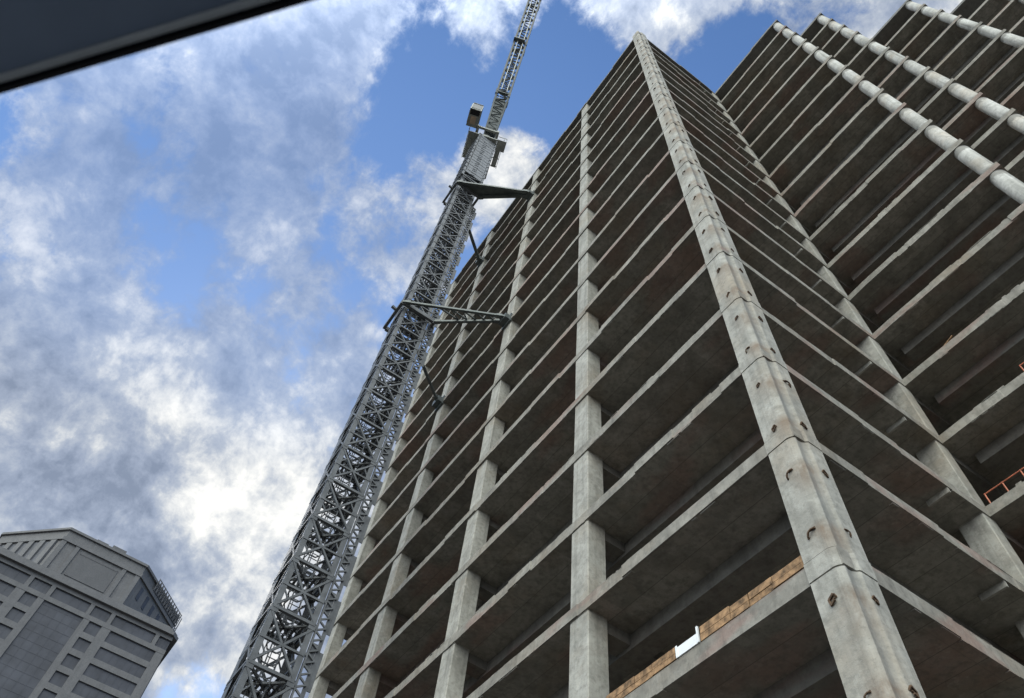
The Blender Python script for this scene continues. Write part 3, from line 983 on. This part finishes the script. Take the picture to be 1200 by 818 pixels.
cb = nt.nodes.new('ShaderNodeCombineXYZ')
nt.links.new(M(nt, 'DIVIDE', sx.outputs[0], den), cb.inputs[0]); nt.links.new(M(nt, 'DIVIDE', sx.outputs[1], den), cb.inputs[1])
P2 = cb.outputs[0]


def blob(az, el, rad, soft=1.0):
    """1 at the given sky direction, fading to 0 at rad degrees"""
    c = (math.cos(R(el)) * math.cos(R(az)), math.cos(R(el)) * math.sin(R(az)), math.sin(R(el)))
    dp = nt.nodes.new('ShaderNodeVectorMath'); dp.operation = 'DOT_PRODUCT'
    nt.links.new(D, dp.inputs[0]); dp.inputs[1].default_value = c
    mr = nt.nodes.new('ShaderNodeMapRange'); mr.interpolation_type = 'SMOOTHSTEP'
    mr.inputs[1].default_value = math.cos(R(rad)); mr.inputs[2].default_value = math.cos(R(rad * .15))
    nt.links.new(dp.outputs['Value'], mr.inputs[0])
    return mr.outputs[0]


THIN = (-148.9, 60.8, -177.2, 56.8)
COVER = [(176.0, 37.1, 20.9, 0.17), (-155.9, 44.5, 9.8, 0.1), (-170.3, 43.7, 12.4, 0.1), (-170.8, 37.0, 15.7, 0.17), (-150.9, 61.4, 13.1, 0.1), (-145.9, 68.5, 9.1, 0.08), (175.2, 65.1, 6.5, 0.1), (159.9, 71.6, 5.2, 0.13), (-149.2, 51.5, 4.6, 0.13), (106.9, 81.6, 7.8, 0.16), (68.6, 64.4, 7.2, 0.22), (78.6, 74.0, 5.9, 0.1), (174.3, 58.8, 9.1, 0.06), (-174.2, 72.2, 7.2, -0.14), (-145.5, 50.3, 5.2, -0.1), (150.3, 78.2, 7.2, -0.2), (104.5, 75.0, 5.9, -0.2), (-175.5, 56.5, 5.9, -0.03), (-163.3, 52.1, 5.2, -0.05), (-166.5, 57.5, 5.9, 0.06), (172.8, 29.4, 3.3, -0.15), (162.2, 65.4, 3.9, -0.04)]
GLOW = [(175.8, 38.4, 7.8, 0.3), (178.5, 39.3, 5.2, 0.12), (173.4, 33.2, 5.9, 0.2), (-153.1, 47.9, 3.9, 0.2), (-154.9, 44.5, 4.6, 0.2), (-168.7, 44.3, 6.5, 0.22), (173.9, 66.9, 5.2, 0.22), (160.4, 72.2, 4.6, 0.22), (169.8, 60.0, 5.2, 0.22), (176.5, 44.6, 7.2, 0.2), (-166.8, 57.3, 3.9, 0.15), (68.1, 63.5, 4.6, 0.3)]
DARK = [(178.3, 34.4, 5.2, 0.22), (-170.0, 38.5, 8.5, 0.05), (-162.8, 45.1, 5.2, 0.15), (-175.7, 35.0, 7.8, 0.1), (179.8, 54.2, 7.2, 0.06), (-151.4, 61.9, 13.1, 0.1)]
wv = nt.nodes.new('ShaderNodeTexNoise'); wv.inputs['Scale'].default_value = 5.0; wv.inputs['Detail'].default_value = 4; nt.links.new(D, wv.inputs['Vector'])
wo = nt.nodes.new('ShaderNodeVectorMath'); wo.operation = 'MULTIPLY_ADD'
nt.links.new(wv.outputs[1], wo.inputs[0]); wo.inputs[1].default_value = (.06, .06, .06); nt.links.new(D, wo.inputs[2])
Q2 = wo.outputs[0]
def billow(vec):
    return M(nt, 'MULTIPLY_ADD', noise(nt, vec, 7.0, 14, .6), .68, M(nt, 'MULTIPLY', noise(nt, vec, 19., 12, .64), .36))
raw = billow(Q2)
# the same field a little nearer the sun: the difference lights the sunward side of each billow
off_ = nt.nodes.new('ShaderNodeVectorMath'); off_.operation = 'ADD'
off_.inputs[1].default_value = tuple(.028 * c for c in (math.cos(R(SUN_EL)) * math.cos(R(SUN_AZ)), math.cos(R(SUN_EL)) * math.sin(R(SUN_AZ)), math.sin(R(SUN_EL))))
nt.links.new(Q2, off_.inputs[0])
relief = M(nt, 'SUBTRACT', raw, billow(off_.outputs[0]))
acc = raw
for az, el, rad, w in COVER: acc = M(nt, 'MULTIPLY_ADD', blob(az, el, rad), w, acc)
back = blob(-54, 43, 60)
acc = M(nt, 'MULTIPLY_ADD', back, .35, acc)
dens = N(nt, 'ShaderNodeMapRange'); dens.interpolation_type = 'SMOOTHSTEP'
dens.inputs[1].default_value = .485; dens.inputs[2].default_value = .63
nt.links.new(acc, dens.inputs[0])
# shade inside the clouds: fine relief, bright towards the sun, dark where thick
n3 = noise(nt, Q2, 19.0, 13, .7, .0)
n4 = noise(nt, Q2, 8.0, 8, .6, .0)
br_ = M(nt, 'MULTIPLY_ADD', relief, 2.9, M(nt, 'MULTIPLY_ADD', n3, .16, M(nt, 'MULTIPLY_ADD', n4, .6, .045)))
for az, el, rad, w in GLOW: br_ = M(nt, 'MULTIPLY_ADD', blob(az, el, rad), w, br_)
for az, el, rad, w in DARK: br_ = M(nt, 'MULTIPLY_ADD', blob(az, el, rad), -w, br_)
ccol = ramp(nt, br_, [(.12, (.18, .22, .30)), (.36, (.255, .30, .39)), (.56, (.345, .385, .455)), (.76, (.53, .55, .57)), (.98, (.72, .72, .70))])
skyc = nt.nodes.new('ShaderNodeVectorMath'); skyc.operation = 'SCALE'; nt.links.new(sky.outputs[0], skyc.inputs[0]); skyc.inputs[3].default_value = .62
# clouds are given in display units; the background strength scales both
cs = nt.nodes.new('ShaderNodeVectorMath'); cs.operation = 'SCALE'; nt.links.new(ccol, cs.inputs[0])
# warm bright sky patch out of view, added to light the facades
tint = mixc(nt, back, (1., 1., 1.), (1.0, .92, .69))
ct = mixc(nt, 1.0, ccol, tint, 'MULTIPLY')
nt.links.new(ct, cs.inputs[0])
nt.links.new(M(nt, 'MULTIPLY_ADD', back, 72.0, 8.5), cs.inputs[3])
sk = mixc(nt, 1.0, skyc.outputs[0], (.98, 1.26, 1.62), 'MULTIPLY')
# deep blue gaps between the cloud banks towards the sun
sk = mixc(nt, M(nt, 'MULTIPLY', blob(176, 38, 48), .55), sk, (.85, 1.65, 3.5))
thin = M(nt, 'SUBTRACT', 1.0, M(nt, 'MULTIPLY', M(nt, 'MAXIMUM', blob(THIN[0], THIN[1], 24), M(nt, 'MULTIPLY', blob(THIN[2], THIN[3], 14), .7)), .5))
fin = mixc(nt, M(nt, 'MULTIPLY', dens.outputs[0], thin), sk, cs.outputs[0])
nt.links.new(fin, bg.inputs[0])
bg.inputs[1].default_value = .1

sd_ = bpy.data.lights.new('sun', 'SUN')
sd_.energy = 1.2; sd_.angle = R(14); sd_.color = (1, .95, .87)
so = bpy.data.objects.new('sun', sd_); COL.objects.link(so)
sv = Vector((math.cos(R(SUN_EL)) * math.cos(R(SUN_AZ)), math.cos(R(SUN_EL)) * math.sin(R(SUN_AZ)), math.sin(R(SUN_EL))))
so.rotation_euler = sv.to_track_quat('Z', 'Y').to_euler()
so.location = sv * 150

# ------------------------------------------------------------------ camera
cam = bpy.data.cameras.new('camera')
co = bpy.data.objects.new('camera', cam)
COL.objects.link(co)
yaw, pit, rol = R(-63.027), R(58.496), R(9.339)
f_ = Vector((math.cos(pit) * math.sin(yaw), math.cos(pit) * math.cos(yaw), math.sin(pit)))
r_ = Vector((math.cos(yaw), -math.sin(yaw), 0)); u_ = r_.cross(f_)
rr = r_ * math.cos(rol) + u_ * math.sin(rol); uu = -r_ * math.sin(rol) + u_ * math.cos(rol)
co.matrix_world = Matrix(((rr.x, uu.x, -f_.x, CX), (rr.y, uu.y, -f_.y, CY), (rr.z, uu.z, -f_.z, CZ), (0, 0, 0, 1)))
cam.sensor_fit = 'HORIZONTAL'; cam.sensor_width = 36.0; cam.lens = 36.0 * 877.191 / 1200
cam.dof.use_dof = True; cam.dof.focus_distance = 42.0; cam.dof.aperture_fstop = 9.0
cam.clip_start = .02; cam.clip_end = 3000
scene.camera = co
scene.view_settings.view_transform = 'Standard'
scene.view_settings.look = 'None'
scene.view_settings.exposure = 0.75
scene.view_settings.gamma = 1.0
scene.cycles.max_bounces = 8
scene.cycles.diffuse_bounces = 5
scene.cycles.use_denoising = True
